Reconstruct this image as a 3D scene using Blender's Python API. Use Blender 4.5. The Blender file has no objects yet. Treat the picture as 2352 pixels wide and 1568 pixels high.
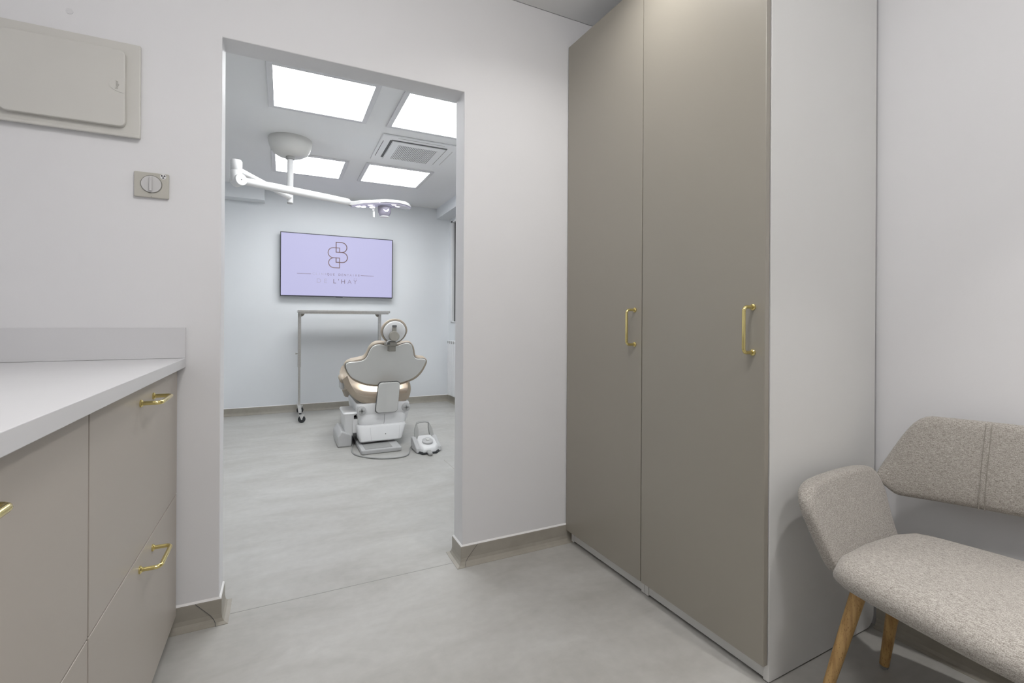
import bpy, bmesh, math, random
from mathutils import Vector, Matrix
random.seed(4)
scene = bpy.context.scene
COL = scene.collection
PI = math.pi

# ------------------------------------------------------------------ camera, world, exposure
YAW, ROLL, CAMH = 0.449793, -0.0054655, 1.06
cam_d = bpy.data.cameras.new('camera')
cam = bpy.data.objects.new('camera', cam_d); COL.objects.link(cam)
cam_d.sensor_width = 36.0
cam_d.lens = 36.0 * 1088.35 / 2352
cam_d.shift_y = -(784 - 735.19) / 2352
cam_d.clip_start = 0.02
_f = Vector((math.sin(YAW), math.cos(YAW), 0)); _r = Vector((math.cos(YAW), -math.sin(YAW), 0)); _d = Vector((0, 0, -1))
_c, _s = math.cos(ROLL), math.sin(ROLL)
_R = _c * _r + _s * _d; _D = -_s * _r + _c * _d
cam.matrix_world = Matrix(((_R.x, -_D.x, -_f.x, 0), (_R.y, -_D.y, -_f.y, 0), (_R.z, -_D.z, -_f.z, CAMH), (0, 0, 0, 1)))
scene.camera = cam

world = bpy.data.worlds.new('world'); scene.world = world; world.use_nodes = True
bgn = world.node_tree.nodes.get('Background') or world.node_tree.nodes.new('ShaderNodeBackground')
bgn.inputs[0].default_value = (0.02, 0.025, 0.035, 1); bgn.inputs[1].default_value = 0.3
scene.view_settings.view_transform = 'Standard'
scene.view_settings.look = 'None'
scene.view_settings.gamma = 1.0
scene.view_settings.use_curve_mapping = False
scene.view_settings.exposure = 0.0

# light levels of the lamps (built further down as fixtures)
PANEL_T = 13.8          # LED panels of the treatment room
DOME_N = 40.0          # opal fill domes added to the anteroom, out of view
SPOT_N = 3.4           # recessed downlights of the anteroom, the bench one added, watts
ZC = 2.50              # treatment ceiling
ZN = 2.515             # anteroom ceiling

# ------------------------------------------------------------------ materials
def lin(c):
    return tuple((v / 12.92 if v <= 0.04045 else ((v + 0.055) / 1.055) ** 2.4) for v in [x / 255 for x in c])
def mat(name, rgb, rough=0.5, metal=0.0, spec=0.5, noise=0.0, scale=8.0, bump=0.0, bscale=200.0, detail=3.0):
    m = bpy.data.materials.new(name); m.use_nodes = True
    nt = m.node_tree; b = nt.nodes.get('Principled BSDF')
    b.inputs['Roughness'].default_value = rough; b.inputs['Metallic'].default_value = metal
    b.inputs['Specular IOR Level'].default_value = spec
    b.inputs['Base Color'].default_value = (*rgb, 1)
    if noise or bump:
        tc = nt.nodes.new('ShaderNodeTexCoord')
    if noise:
        n = nt.nodes.new('ShaderNodeTexNoise'); n.inputs['Scale'].default_value = scale; n.inputs['Detail'].default_value = detail
        nt.links.new(tc.outputs['Object'], n.inputs['Vector'])
        r = nt.nodes.new('ShaderNodeValToRGB')
        r.color_ramp.elements[0].position = 0.3; r.color_ramp.elements[1].position = 0.7
        r.color_ramp.elements[0].color = (*[max(0, c * (1 - noise)) for c in rgb], 1)
        r.color_ramp.elements[1].color = (*[min(1, c * (1 + noise)) for c in rgb], 1)
        nt.links.new(n.outputs['Fac'], r.inputs['Fac']); nt.links.new(r.outputs['Color'], b.inputs['Base Color'])
    if bump:
        n2 = nt.nodes.new('ShaderNodeTexNoise'); n2.inputs['Scale'].default_value = bscale; n2.inputs['Detail'].default_value = 2
        nt.links.new(tc.outputs['Object'], n2.inputs['Vector'])
        bp = nt.nodes.new('ShaderNodeBump'); bp.inputs['Strength'].default_value = bump; bp.inputs['Distance'].default_value = 0.002
        nt.links.new(n2.outputs['Fac'], bp.inputs['Height']); nt.links.new(bp.outputs['Normal'], b.inputs['Normal'])
    return m
def emat(name, rgb, strength):
    m = bpy.data.materials.new(name); m.use_nodes = True
    nt = m.node_tree; b = nt.nodes.get('Principled BSDF')
    b.inputs['Base Color'].default_value = (0.8, 0.8, 0.8, 1)
    b.inputs['Emission Color'].default_value = (*rgb, 1); b.inputs['Emission Strength'].default_value = strength
    return m

M = {}
M['wall'] = mat('wall_paint', (0.80, 0.80, 0.815), 0.6, spec=0.3, noise=0.012, scale=2.0, bump=0.05, bscale=260)
M['wall2'] = mat('clinic_wall_paint', (0.80, 0.825, 0.85), 0.55, spec=0.3, noise=0.012, scale=2.0, bump=0.05, bscale=260)
M['ceil'] = mat('ceiling_paint', (0.85, 0.855, 0.86), 0.7, spec=0.2, noise=0.01, scale=2.0)
M['taupe'] = mat('taupe_lacquer', (0.325, 0.303, 0.258), 0.34, spec=0.7, noise=0.012, scale=1.5, bump=0.02, bscale=500)
M['taupe2'] = mat('greige_lacquer', (0.46, 0.42, 0.375), 0.42, spec=0.4, noise=0.012, scale=1.5, bump=0.02, bscale=500)
M['carcass'] = mat('white_melamine', (0.73, 0.73, 0.715), 0.4, spec=0.4, noise=0.01, scale=3)
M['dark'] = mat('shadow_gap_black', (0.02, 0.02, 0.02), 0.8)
M['worktop'] = mat('worktop_laminate', (0.70, 0.70, 0.715), 0.4, spec=0.4, noise=0.012, scale=5)
M['brass'] = mat('polished_brass', (0.80, 0.68, 0.30), 0.16, metal=1.0, noise=0.03, scale=40)
M['steel'] = mat('brushed_steel', (0.50, 0.495, 0.48), 0.35, metal=1.0, noise=0.06, scale=60)
M['chrome'] = mat('zinc_plated_metal', (0.72, 0.72, 0.72), 0.3, metal=0.8, noise=0.03, scale=50)
M['rubber'] = mat('black_rubber', (0.03, 0.032, 0.035), 0.6, noise=0.1, scale=60)
M['wheelgrey'] = mat('grey_wheel_hub', (0.22, 0.24, 0.25), 0.5, noise=0.05, scale=60)
M['whiteplastic'] = mat('white_plastic', (0.80, 0.80, 0.80), 0.32, spec=0.5, noise=0.01, scale=10)
M['shell'] = mat('light_grey_shell', (0.72, 0.72, 0.70), 0.3, spec=0.5, noise=0.01, scale=10)
M['greyplastic'] = mat('mid_grey_plastic', (0.36, 0.36, 0.35), 0.4, noise=0.03, scale=30)
M['palegrey'] = mat('pale_grey_plastic', (0.54, 0.54, 0.54), 0.4, noise=0.02, scale=30)
M['metalgrey'] = mat('satin_grey_metal', (0.30, 0.285, 0.25), 0.4, metal=0.3, noise=0.03, scale=30)
M['tan'] = mat('tan_upholstery', (0.43, 0.365, 0.29), 0.42, spec=0.4, noise=0.03, scale=20, bump=0.05, bscale=300)
M['darkseam'] = mat('dark_seam', (0.12, 0.12, 0.12), 0.7)
M['beigeplastic'] = mat('aged_beige_plastic', (0.52, 0.505, 0.455), 0.45, noise=0.02, scale=8)
M['panelbox'] = mat('panel_box_plastic', (0.645, 0.635, 0.60), 0.45, noise=0.015, scale=6)
M['dialgrey'] = mat('light_dial_plastic', (0.62, 0.615, 0.615), 0.45, noise=0.01, scale=30)
M['ring'] = mat('grey_ring', (0.24, 0.235, 0.21), 0.5, noise=0.02, scale=30)
M['sticker'] = mat('white_sticker', (0.85, 0.85, 0.86), 0.4, noise=0.005, scale=30)
M['black'] = mat('black_print', (0.012, 0.012, 0.014), 0.5)
M['tvframe'] = mat('dark_tv_bezel', (0.025, 0.025, 0.04), 0.3, noise=0.02, scale=30)
M['wood'] = None
M['led'] = emat('led_panel_glow', (0.97, 0.99, 1.0), PANEL_T)
M['ledn'] = emat('unseen_lamp_glow', (1.0, 0.975, 0.955), DOME_N)
M['lampled'] = emat('operating_led', (0.92, 0.88, 1.0), 1.6)
M['ledframe'] = mat('white_lamp_frame', (0.70, 0.70, 0.71), 0.4, noise=0.01, scale=10)
M['bead'] = mat('white_sealant', (0.86, 0.855, 0.85), 0.4, noise=0.01, scale=20)
M['glass_dark'] = mat('dark_window_glass', (0.02, 0.02, 0.022), 0.08)
M['purple'] = mat('lilac_lamp_lens', (0.36, 0.34, 0.42), 0.15, spec=0.6, noise=0.03, scale=30)
M['rad'] = mat('radiator_enamel', (0.78, 0.79, 0.80), 0.35, noise=0.01, scale=10)

def floor_mat(name, k=1.0, warm=(1, 1, 1)):
    m = bpy.data.materials.new(name); m.use_nodes = True
    nt = m.node_tree; b = nt.nodes.get('Principled BSDF'); L = nt.links
    tc = nt.nodes.new('ShaderNodeTexCoord'); mp = nt.nodes.new('ShaderNodeMapping')
    mp.inputs['Rotation'].default_value = (0, 0, 0.1); mp.inputs['Scale'].default_value = (0.55, 1.3, 1)
    L.new(tc.outputs['Object'], mp.inputs['Vector'])
    n1 = nt.nodes.new('ShaderNodeTexNoise'); n1.inputs['Scale'].default_value = 3.2; n1.inputs['Detail'].default_value = 6; n1.inputs['Roughness'].default_value = 0.62; n1.inputs['Distortion'].default_value = 0.5
    n2 = nt.nodes.new('ShaderNodeTexNoise'); n2.inputs['Scale'].default_value = 26; n2.inputs['Detail'].default_value = 5
    L.new(mp.outputs[0], n1.inputs['Vector']); L.new(tc.outputs['Object'], n2.inputs['Vector'])
    r = nt.nodes.new('ShaderNodeValToRGB')
    r.color_ramp.elements[0].position = 0.32; r.color_ramp.elements[1].position = 0.68
    r.color_ramp.elements[0].color = (0.395 * k * warm[0], 0.385 * k * warm[1], 0.36 * k * warm[2], 1); r.color_ramp.elements[1].color = (0.50 * k * warm[0], 0.495 * k * warm[1], 0.475 * k * warm[2], 1)
    L.new(n1.outputs['Fac'], r.inputs['Fac'])
    mx = nt.nodes.new('ShaderNodeMix'); mx.data_type = 'RGBA'; mx.blend_type = 'OVERLAY'; mx.inputs[0].default_value = 0.10
    L.new(r.outputs['Color'], mx.inputs[6]); L.new(n2.outputs['Fac'], mx.inputs[7])
    L.new(mx.outputs[2], b.inputs['Base Color'])
    b.inputs['Roughness'].default_value = 0.42; b.inputs['Specular IOR Level'].default_value = 0.4
    bp = nt.nodes.new('ShaderNodeBump'); bp.inputs['Strength'].default_value = 0.04; bp.inputs['Distance'].default_value = 0.002
    n3 = nt.nodes.new('ShaderNodeTexNoise'); n3.inputs['Scale'].default_value = 90; L.new(tc.outputs['Object'], n3.inputs['Vector'])
    L.new(n3.outputs['Fac'], bp.inputs['Height']); L.new(bp.outputs['Normal'], b.inputs['Normal'])
    return m
M['floor'] = floor_mat('concrete_look_vinyl')
M['skirting'] = floor_mat('coved_vinyl_skirting', 0.78, (1.03, 0.98, 0.89))

def fabric_mat():
    m = bpy.data.materials.new('woven_grey_fabric'); m.use_nodes = True
    nt = m.node_tree; b = nt.nodes.get('Principled BSDF'); L = nt.links
    tc = nt.nodes.new('ShaderNodeTexCoord')
    def streak(sc):
        mp = nt.nodes.new('ShaderNodeMapping'); mp.inputs['Scale'].default_value = sc; L.new(tc.outputs['Object'], mp.inputs['Vector'])
        n = nt.nodes.new('ShaderNodeTexNoise'); n.inputs['Scale'].default_value = 1.0; n.inputs['Detail'].default_value = 4; n.inputs['Roughness'].default_value = 0.7
        L.new(mp.outputs[0], n.inputs['Vector']); return n
    a = streak((560, 95, 900)); c = streak((260, 620, 420)); big = streak((9, 9, 9))
    ad = nt.nodes.new('ShaderNodeMath'); ad.operation = 'ADD'; L.new(a.outputs['Fac'], ad.inputs[0]); L.new(c.outputs['Fac'], ad.inputs[1])
    ml = nt.nodes.new('ShaderNodeMath'); ml.operation = 'MULTIPLY_ADD'; ml.inputs[1].default_value = 0.5; L.new(ad.outputs[0], ml.inputs[0]); ml.inputs[2].default_value = 0.0
    r = nt.nodes.new('ShaderNodeValToRGB')
    r.color_ramp.elements[0].position = 0.40; r.color_ramp.elements[1].position = 0.60
    r.color_ramp.elements[0].color = (0.18, 0.163, 0.142, 1); r.color_ramp.elements[1].color = (0.49, 0.462, 0.425, 1)
    L.new(ml.outputs[0], r.inputs['Fac']); L.new(r.outputs['Color'], b.inputs['Base Color'])
    b.inputs['Roughness'].default_value = 0.9; b.inputs['Specular IOR Level'].default_value = 0.15
    b.inputs['Sheen Weight'].default_value = 0.25
    bp = nt.nodes.new('ShaderNodeBump'); bp.inputs['Strength'].default_value = 0.25; bp.inputs['Distance'].default_value = 0.001
    L.new(ml.outputs[0], bp.inputs['Height']); L.new(bp.outputs['Normal'], b.inputs['Normal'])
    return m
M['fabric'] = fabric_mat()

def wood_mat():
    m = bpy.data.materials.new('beech_wood'); m.use_nodes = True
    nt = m.node_tree; b = nt.nodes.get('Principled BSDF'); L = nt.links
    tc = nt.nodes.new('ShaderNodeTexCoord'); mp = nt.nodes.new('ShaderNodeMapping'); mp.inputs['Scale'].default_value = (90, 90, 9)
    L.new(tc.outputs['Object'], mp.inputs['Vector'])
    n = nt.nodes.new('ShaderNodeTexNoise'); n.inputs['Scale'].default_value = 1; n.inputs['Detail'].default_value = 5; L.new(mp.outputs[0], n.inputs['Vector'])
    r = nt.nodes.new('ShaderNodeValToRGB'); r.color_ramp.elements[0].position = 0.35; r.color_ramp.elements[1].position = 0.6
    r.color_ramp.elements[0].color = (0.40, 0.235, 0.085, 1); r.color_ramp.elements[1].color = (0.58, 0.37, 0.15, 1)
    L.new(n.outputs['Fac'], r.inputs['Fac'])
    mp2 = nt.nodes.new('ShaderNodeMapping'); mp2.inputs['Scale'].default_value = (400, 400, 120); L.new(tc.outputs['Object'], mp2.inputs['Vector'])
    n2 = nt.nodes.new('ShaderNodeTexNoise'); n2.inputs['Scale'].default_value = 1; n2.inputs['Detail'].default_value = 1; L.new(mp2.outputs[0], n2.inputs['Vector'])
    r2 = nt.nodes.new('ShaderNodeValToRGB'); r2.color_ramp.elements[0].position = 0.62; r2.color_ramp.elements[1].position = 0.70
    r2.color_ramp.elements[0].color = (1, 1, 1, 1); r2.color_ramp.elements[1].color = (0.55, 0.45, 0.35, 1); L.new(n2.outputs['Fac'], r2.inputs['Fac'])
    mx = nt.nodes.new('ShaderNodeMix'); mx.data_type = 'RGBA'; mx.blend_type = 'MULTIPLY'; mx.inputs[0].default_value = 0.8
    L.new(r.outputs['Color'], mx.inputs[6]); L.new(r2.outputs['Color'], mx.inputs[7]); L.new(mx.outputs[2], b.inputs['Base Color'])
    b.inputs['Roughness'].default_value = 0.4
    return m
M['wood'] = wood_mat()

# ------------------------------------------------------------------ mesh helpers
class MB:
    def __init__(s): s.v = []; s.f = []
    def add(s, vs, fs):
        o = len(s.v); s.v += [tuple(v) for v in vs]; s.f += [tuple(i + o for i in f) for f in fs]; return s
    def box(s, x0, x1, y0, y1, z0, z1):
        return s.add([(x0,y0,z0),(x1,y0,z0),(x1,y1,z0),(x0,y1,z0),(x0,y0,z1),(x1,y0,z1),(x1,y1,z1),(x0,y1,z1)],
                     [(3,2,1,0),(4,5,6,7),(0,1,5,4),(1,2,6,5),(2,3,7,6),(3,0,4,7)])
    def loft(s, rings, cap=True, closed=True):
        n = len(rings[0]); vs = [p for r in rings for p in r]; fs = []
        for i in range(len(rings) - 1):
            for j in range(n if closed else n - 1):
                k = (j + 1) % n
                fs.append((i*n+j, i*n+k, (i+1)*n+k, (i+1)*n+j))
        if cap:
            fs.append(tuple(range(n))[::-1]); fs.append(tuple((len(rings)-1)*n + j for j in range(n)))
        return s.add(vs, fs)
    def prism(s, poly, fn, d0, d1):                 # poly 2-D, fn(a,b,d)->xyz
        return s.loft([[fn(a, b, d0) for a, b in poly], [fn(a, b, d1) for a, b in poly]])
    def tube(s, pts, r, n=12, cap=True):
        pts = [Vector(p) for p in pts]; rs = r if isinstance(r, (list, tuple)) else [r] * len(pts)
        t0 = (pts[1] - pts[0]).normalized(); up = Vector((0, 0, 1)) if abs(t0.z) < 0.9 else Vector((1, 0, 0))
        nrm = t0.cross(up).normalized(); rings = []; pt = t0
        for i, p in enumerate(pts):
            t = (pts[min(i+1, len(pts)-1)] - pts[max(i-1, 0)]).normalized()
            q = pt.rotation_difference(t); nrm = (q @ nrm); nrm = (nrm - t * nrm.dot(t)).normalized(); pt = t
            b = t.cross(nrm)
            rings.append([p + rs[i] * (math.cos(2*PI*k/n) * nrm + math.sin(2*PI*k/n) * b) for k in range(n)])
        return s.loft(rings, cap)
    def cyl(s, a, b, r, n=24): return s.tube([a, b], r, n)
    def lathe(s, prof, c=(0,0,0), axis=(0,0,1), n=32):   # prof: (radius, height)
        ax = Vector(axis).normalized(); up = Vector((0,0,1)) if abs(ax.z) < 0.9 else Vector((1,0,0))
        e1 = ax.cross(up).normalized(); e2 = ax.cross(e1); c = Vector(c)
        return s.loft([[c + ax*h + max(r,1e-4)*(math.cos(2*PI*k/n)*e1 + math.sin(2*PI*k/n)*e2) for k in range(n)] for r, h in prof])
ORG = {}
def mk(name, mb, m, parent=None, bevel=0.0, seg=2, smooth=False, sub=0, org=None, angle=35):
    me = bpy.data.meshes.new(name)
    o0 = ORG.get(parent.name, (0,0,0)) if parent else (org or (0,0,0))
    me.from_pydata([(x-o0[0], y-o0[1], z-o0[2]) for x, y, z in mb.v], [], mb.f)
    bm = bmesh.new(); bm.from_mesh(me); bmesh.ops.recalc_face_normals(bm, faces=bm.faces); bm.to_mesh(me); bm.free()
    me.materials.append(M[m] if isinstance(m, str) else m)
    o = bpy.data.objects.new(name, me); COL.objects.link(o)
    if parent: o.parent = parent; ORG[o.name] = o0
    else: o.location = o0; ORG[o.name] = o0
    if bevel:
        b = o.modifiers.new('bevel', 'BEVEL'); b.width = bevel; b.segments = seg; b.limit_method = 'ANGLE'; b.angle_limit = math.radians(angle); b.harden_normals = False
    if sub:
        q = o.modifiers.new('subdivision', 'SUBSURF'); q.levels = sub; q.render_levels = sub
    if smooth or sub:
        for p in me.polygons: p.use_smooth = True
    elif bevel:
        for p in me.polygons: p.use_smooth = False
    if smooth == 'auto':
        me.set_sharp_from_angle(angle=math.radians(40))
    return o
def thing(name, label, cat, org, rotz=0.0, group=None):
    o = bpy.data.objects.new(name, None); COL.objects.link(o); o.empty_display_size = 0.1
    c, s_ = math.cos(rotz), math.sin(rotz)
    o.location = (org[0]*c - org[1]*s_, org[0]*s_ + org[1]*c, org[2]); o.rotation_euler = (0, 0, rotz)
    ORG[o.name] = org
    return tag(o, label, cat, group)
def tag(o, label, cat, group=None):
    o['label'] = label; o['category'] = cat
    if group: o['group'] = group
    return o
def struct(name, mb, m, label=None, **k):
    o = mk(name, mb, m, **k); o['kind'] = 'structure'
    if label: o['label'] = label
    return o
def rrect(x0, x1, y0, y1, r, n=5):
    out = []
    for cx, cy, a in ((x1-r, y1-r, 0), (x0+r, y1-r, PI/2), (x0+r, y0+r, PI), (x1-r, y0+r, 1.5*PI)):
        for i in range(n+1):
            t = a + PI/2*i/n; out.append((cx + r*math.cos(t), cy + r*math.sin(t)))
    return out
def circ(cx, cy, r, n=32, ry=None): return [(cx + r*math.cos(2*PI*k/n), cy + (ry or r)*math.sin(2*PI*k/n)) for k in range(n)]
def catmull(pts, n=4, closed=True):
    out = []; N = len(pts)
    for i in range(N if closed else N-1):
        g = lambda k: Vector(pts[k % N] if closed else pts[max(0, min(N-1, k))])
        p0, p1, p2, p3 = g(i-1), g(i), g(i+1), g(i+2)
        for j in range(n):
            t = j/n
            out.append(tuple(0.5*((2*p1) + (p2-p0)*t + (2*p0-5*p1+4*p2-p3)*t*t + (3*p1-p0-3*p2+p3)*t**3)))
    if not closed: out.append(tuple(pts[-1]))
    return out
def XZ(a, b, d): return (a, d, b)       # poly in X,Z, depth along Y
def YZ(a, b, d): return (d, a, b)
def XY(a, b, d): return (a, b, d)
def text_mesh(name, body, size, m, parent, x, y, z, spacing=1.0, fn=None, align='CENTER', thick=0.0004):
    cu = bpy.data.curves.new(name + '_curve', 'FONT'); cu.body = body; cu.size = size; cu.space_character = spacing
    cu.align_x = align; cu.align_y = 'CENTER'; cu.extrude = thick; cu.resolution_u = 4
    t = bpy.data.objects.new(name + '_tmp', cu); COL.objects.link(t)
    dg = bpy.context.evaluated_depsgraph_get(); dg.update()
    me = bpy.data.meshes.new_from_object(t.evaluated_get(dg)); bpy.data.objects.remove(t)
    me.name = name
    o0 = ORG.get(parent.name, (0,0,0))
    fn = fn or (lambda a, b, c: (x + a, y - c, z + b))
    for v in me.vertices:
        p = fn(*v.co); v.co = (p[0]-o0[0], p[1]-o0[1], p[2]-o0[2])
    me.materials.clear(); me.materials.append(M[m] if isinstance(m, str) else m)
    o = bpy.data.objects.new(name, me); COL.objects.link(o); o.parent = parent; ORG[o.name] = o0
    return o

# ------------------------------------------------------------------ frames
WY = 0.0329084                 # the wardrobes, the right wall and the bench stand 1.9 degrees off the doorway wall's square
def UV(u, v, z=0.0):
    c, s_ = math.cos(WY), math.sin(WY); return (u*c - v*s_, u*s_ + v*c, z)
YW, YB = 1.94, 2.048           # doorway wall: anteroom face, treatment face
DL, DR, DH = -0.197, 0.702, 2.047
YF = 5.97                      # far wall of treatment room
XR = 1.96                      # right wall of treatment room
XL = -1.75
UW = 1.905                     # right wall of anteroom (u)

# ------------------------------------------------------------------ setting
fl = struct('floor', MB().box(-2.0, 2.3, -2.5, 6.2, -0.08, 0.0), 'floor')
mbx = MB(); mbx.box(DL+0.02, DR-0.02, 1.9705, 1.9735, -0.001, 0.0006)
sm = mk('weld_seam', mbx, mat('floor_weld_seam', (0.36, 0.355, 0.34), 0.5), fl)
mbx = MB(); mbx.box(1.10, 1.103, 2.1, 3.45, -0.001, 0.0006)
mk('weld_seam', mbx, 'skirting', fl)

w = MB().prism([(-1.85, 0), (DL, 0), (DL, DH), (DR, DH), (DR, 0), (2.2, 0), (2.2, ZN), (-1.85, ZN)], XZ, YW, YB)
wall_back = struct('wall_back', w, 'wall', bevel=0.003, seg=2)
struct('wall_far', MB().box(XL-0.1, XR+0.1, YF, YF+0.1, 0, ZC), 'wall2')
struct('wall_treatment_left', MB().box(XL-0.1, XL, YB, YF, 0, ZC), 'wall2')
# right wall of the treatment room with its window opening
WY0, WY1, WZ0, WZ1 = 4.35, 5.86, 1.03, 2.335
w = MB()
w.box(XR, XR+0.1, YB, YF, 0, WZ0); w.box(XR, XR+0.1, YB, YF, WZ1, ZC); w.box(XR, XR+0.1, YB, WY0, WZ0, WZ1); w.box(XR, XR+0.1, WY1, YF, WZ0, WZ1)
struct('wall_treatment_right', w, 'wall2')
struct('wall_left', MB().box(-1.05, -0.95, -2.4, YW, 0, ZN), 'wall')
struct('wall_rear', MB().box(-1.05, 2.2, -2.5, -2.4, 0, ZN), 'wall')
rw = MB(); rw.prism([(UW, -2.5), (UW+0.1, -2.5), (UW+0.1, 1.93), (UW, 1.86)], lambda a, b, d: UV(a, b, d), 0, ZN)
struct('wall_right', rw, 'wall')
struct('ceiling', MB().box(-1.05, 2.2, -2.5, YW, ZN, ZN+0.08), 'ceil')
struct('ceiling', MB().box(XL-0.1, XR+0.1, YB, YF+0.1, ZC, ZC+0.1), 'ceil')
struct('trim_1', MB().box(1.79, XR, YB, YF, 2.37, ZC), 'wall2', label='boxed soffit above the window in the treatment room')
struct('trim_2', MB().box(XL, -0.19, 5.80, YF, 2.35, ZC), 'wall2', label='boxed soffit at the far left of the treatment room')

# coved skirting
PROF = [(0.0, 0.080), (0.0055, 0.080), (0.0065, 0.078), (0.0065, 0.030), (0.009, 0.016), (0.015, 0.006), (0.028, 0.0012), (0.028, 0.0), (0.0, 0.0)]
BEADP = [(0.0, 0.0805), (0.0, 0.0865), (0.003, 0.0845), (0.0062, 0.0805)]
def sweep(path, prof):
    """profile swept along a floor path, the room on the path's left, mitred corners"""
    P = [Vector((*p, 0)) for p in path]; rings = []
    for i, p in enumerate(P):
        def nrm(a, b):
            t = (b - a).normalized(); return Vector((-t.y, t.x, 0))
        if i == 0: n = nrm(P[0], P[1])
        elif i == len(P)-1: n = nrm(P[-2], P[-1])
        else:
            n1, n2 = nrm(P[i-1], p), nrm(p, P[i+1]); n = (n1 + n2); n = n / (n.dot(n1))
        rings.append([p + n*d + Vector((0, 0, z)) for d, z in prof])
    return MB().loft(rings)
def skirting(name, path, label=None):
    b = struct(name, sweep(path, PROF), 'skirting', label=label)
    mk('sealant_bead', sweep(path, BEADP), 'bead', b)
    return b
def uv2(u, v): p = UV(u, v); return (p[0], p[1])
bl = skirting('baseboard_back_left', [(-1.7, YB), (DL, YB), (DL, YW), (-0.40, YW)])
br = skirting('baseboard_back_right', [(1.30, YW), (DR, YW), (DR, YB), (XR, YB)])
skirting('baseboard_treatment_right', [(XR, YB+0.03), (XR, YF), (XL, YF)])
skirting('baseboard_right', [uv2(UW, -2.4), uv2(UW, 0.872)])
def corner_patch(parent, cx, sx):
    """vinyl corner piece folded round the door reveal; sx = direction away from the opening along the wall"""
    rows = []; edge = []
    for d, z in PROF[1:8]:
        d2 = d + 0.0012; wd_ = 0.008 + 0.062 * (z / 0.08) ** 1.3
        a = (cx + sx*wd_, YW - d2, z + 0.0004); c = (cx - sx*d2, YW - d2, z + 0.0004); b = (cx - sx*d2, YB - 0.01, z + 0.0004)
        rows.append([a, c, b]); edge.append(a)
    mk('corner_patch', MB().loft(rows, cap=False, closed=False), 'skirting', parent)
    mk('patch_seam', MB().tube(edge, 0.0009, 6), 'darkseam', parent)
corner_patch(br, DR, 1); corner_patch(bl, DL, -1)

# window in the right wall of the treatment room
w = MB()
w.box(XR-0.012, XR+0.05, WY0, WY0+0.06, WZ0, WZ1); w.box(XR-0.012, XR+0.05, WY1-0.055, WY1, WZ0, WZ1)
w.box(XR-0.012, XR+0.05, WY0, WY1, WZ0, WZ0+0.012); w.box(XR-0.012, XR+0.05, WY0, WY1, WZ1-0.03, WZ1); w.box(XR-0.01, XR+0.05, 5.07, 5.13, WZ0, WZ1)
win = struct('window_1', w, 'rad', label='white window frame with dark panes beside the radiator', bevel=0.003)
mk('pane', MB().box(XR+0.015, XR+0.02, WY0+0.05, 5.08, WZ0+0.01, WZ1-0.02), 'glass_dark', win)
mk('pane', MB().box(XR+0.015, XR+0.02, 5.12, WY1-0.045, WZ0+0.01, WZ1-0.02), 'glass_dark', win)

# ------------------------------------------------------------------ lamps
def led_panel(x, y, z, m, label, group, half=0.318, lit=0.283):
    t = thing('led_ceiling_panel', label, 'ceiling light', (x, y, z), 0, group)
    w = MB()
    for a, b in ((half, lit),):
        w.box(x-a, x-b, y-a, y+a, z-0.012, z); w.box(x+b, x+a, y-a, y+a, z-0.012, z)
        w.box(x-b, x+b, y-a, y-b, z-0.012, z); w.box(x-b, x+b, y+b, y+a, z-0.012, z)
    mk('frame', w, 'ledframe', t, bevel=0.002)
    mk('diffuser', MB().box(x-lit, x+lit, y-lit, y+lit, z-0.006, z-0.001), m, t)
    return t
G = 'square LED panels on the treatment room ceiling'
led_panel(0.222, 3.275, ZC, 'led', 'large square LED panel nearest the door on the left of the treatment ceiling', G)
led_panel(1.000, 3.265, ZC, 'led', 'square LED panel partly cut off by the right door jamb', G)
led_panel(0.215, 4.830, ZC, 'led', 'square LED panel partly hidden behind the operating lamp canopy', G)
led_panel(0.998, 4.800, ZC, 'led', 'square LED panel beyond the air conditioning cassette', G)
def fill_dome(x, y, label):  # unseen domes, added to light the anteroom walls evenly
    t = thing('added_fill_lamp', label, 'ceiling light', (x, y, ZN), 0, 'added opal fill domes of the anteroom')
    mk('rim', MB().lathe([(0.0, 0.0), (0.185, 0.0), (0.187, -0.012), (0.178, -0.016), (0.0, -0.016)], (x, y, ZN), n=40), 'whiteplastic', t, smooth='auto')
    mk('shade', MB().lathe([(0.17*math.cos(a), -0.016 - 0.10*math.sin(a)) for a in [PI/2*i/8 for i in range(9)]], (x, y, ZN), n=40), 'ledn', t, smooth=True)
fill_dome(0.15, 0.55, 'added round opal fill lamp above the viewer')
fill_dome(0.95, -0.55, 'added round opal fill lamp in front of the bench')

def downlight(x, y, power, label, spread=140):
    t = thing('recessed_downlight', label, 'downlight', (x, y, ZN), 0, 'recessed downlights of the anteroom')
    mk('ring', MB().lathe([(0.034, -0.001), (0.036, -0.006), (0.045, -0.005), (0.047, 0.0), (0.034, 0.0)], (x, y, ZN), n=28), 'whiteplastic', t, smooth='auto')
    mk('lens', MB().lathe([(0.0, -0.003), (0.034, -0.003), (0.034, -0.0005), (0.0, -0.0005)], (x, y, ZN), n=28), M['ledn'], t)
    ld = bpy.data.lights.new('downlight_beam', 'AREA'); ld.shape = 'DISK'; ld.size = 0.066; ld.energy = power; ld.color = (1.0, 0.975, 0.95); ld.spread = math.radians(spread)
    lo = bpy.data.objects.new('beam', ld); COL.objects.link(lo); lo.parent = t; lo.location = (0, 0, -0.012)
    return t
downlight(1.00, 1.24, SPOT_N, 'recessed downlight close to the wardrobe doors')
downlight(1.40, 0.25, SPOT_N*0.75, 'added recessed downlight brightening the fabric bench', 55)  # added out of view to lift the brightness of the bench seat

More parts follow.
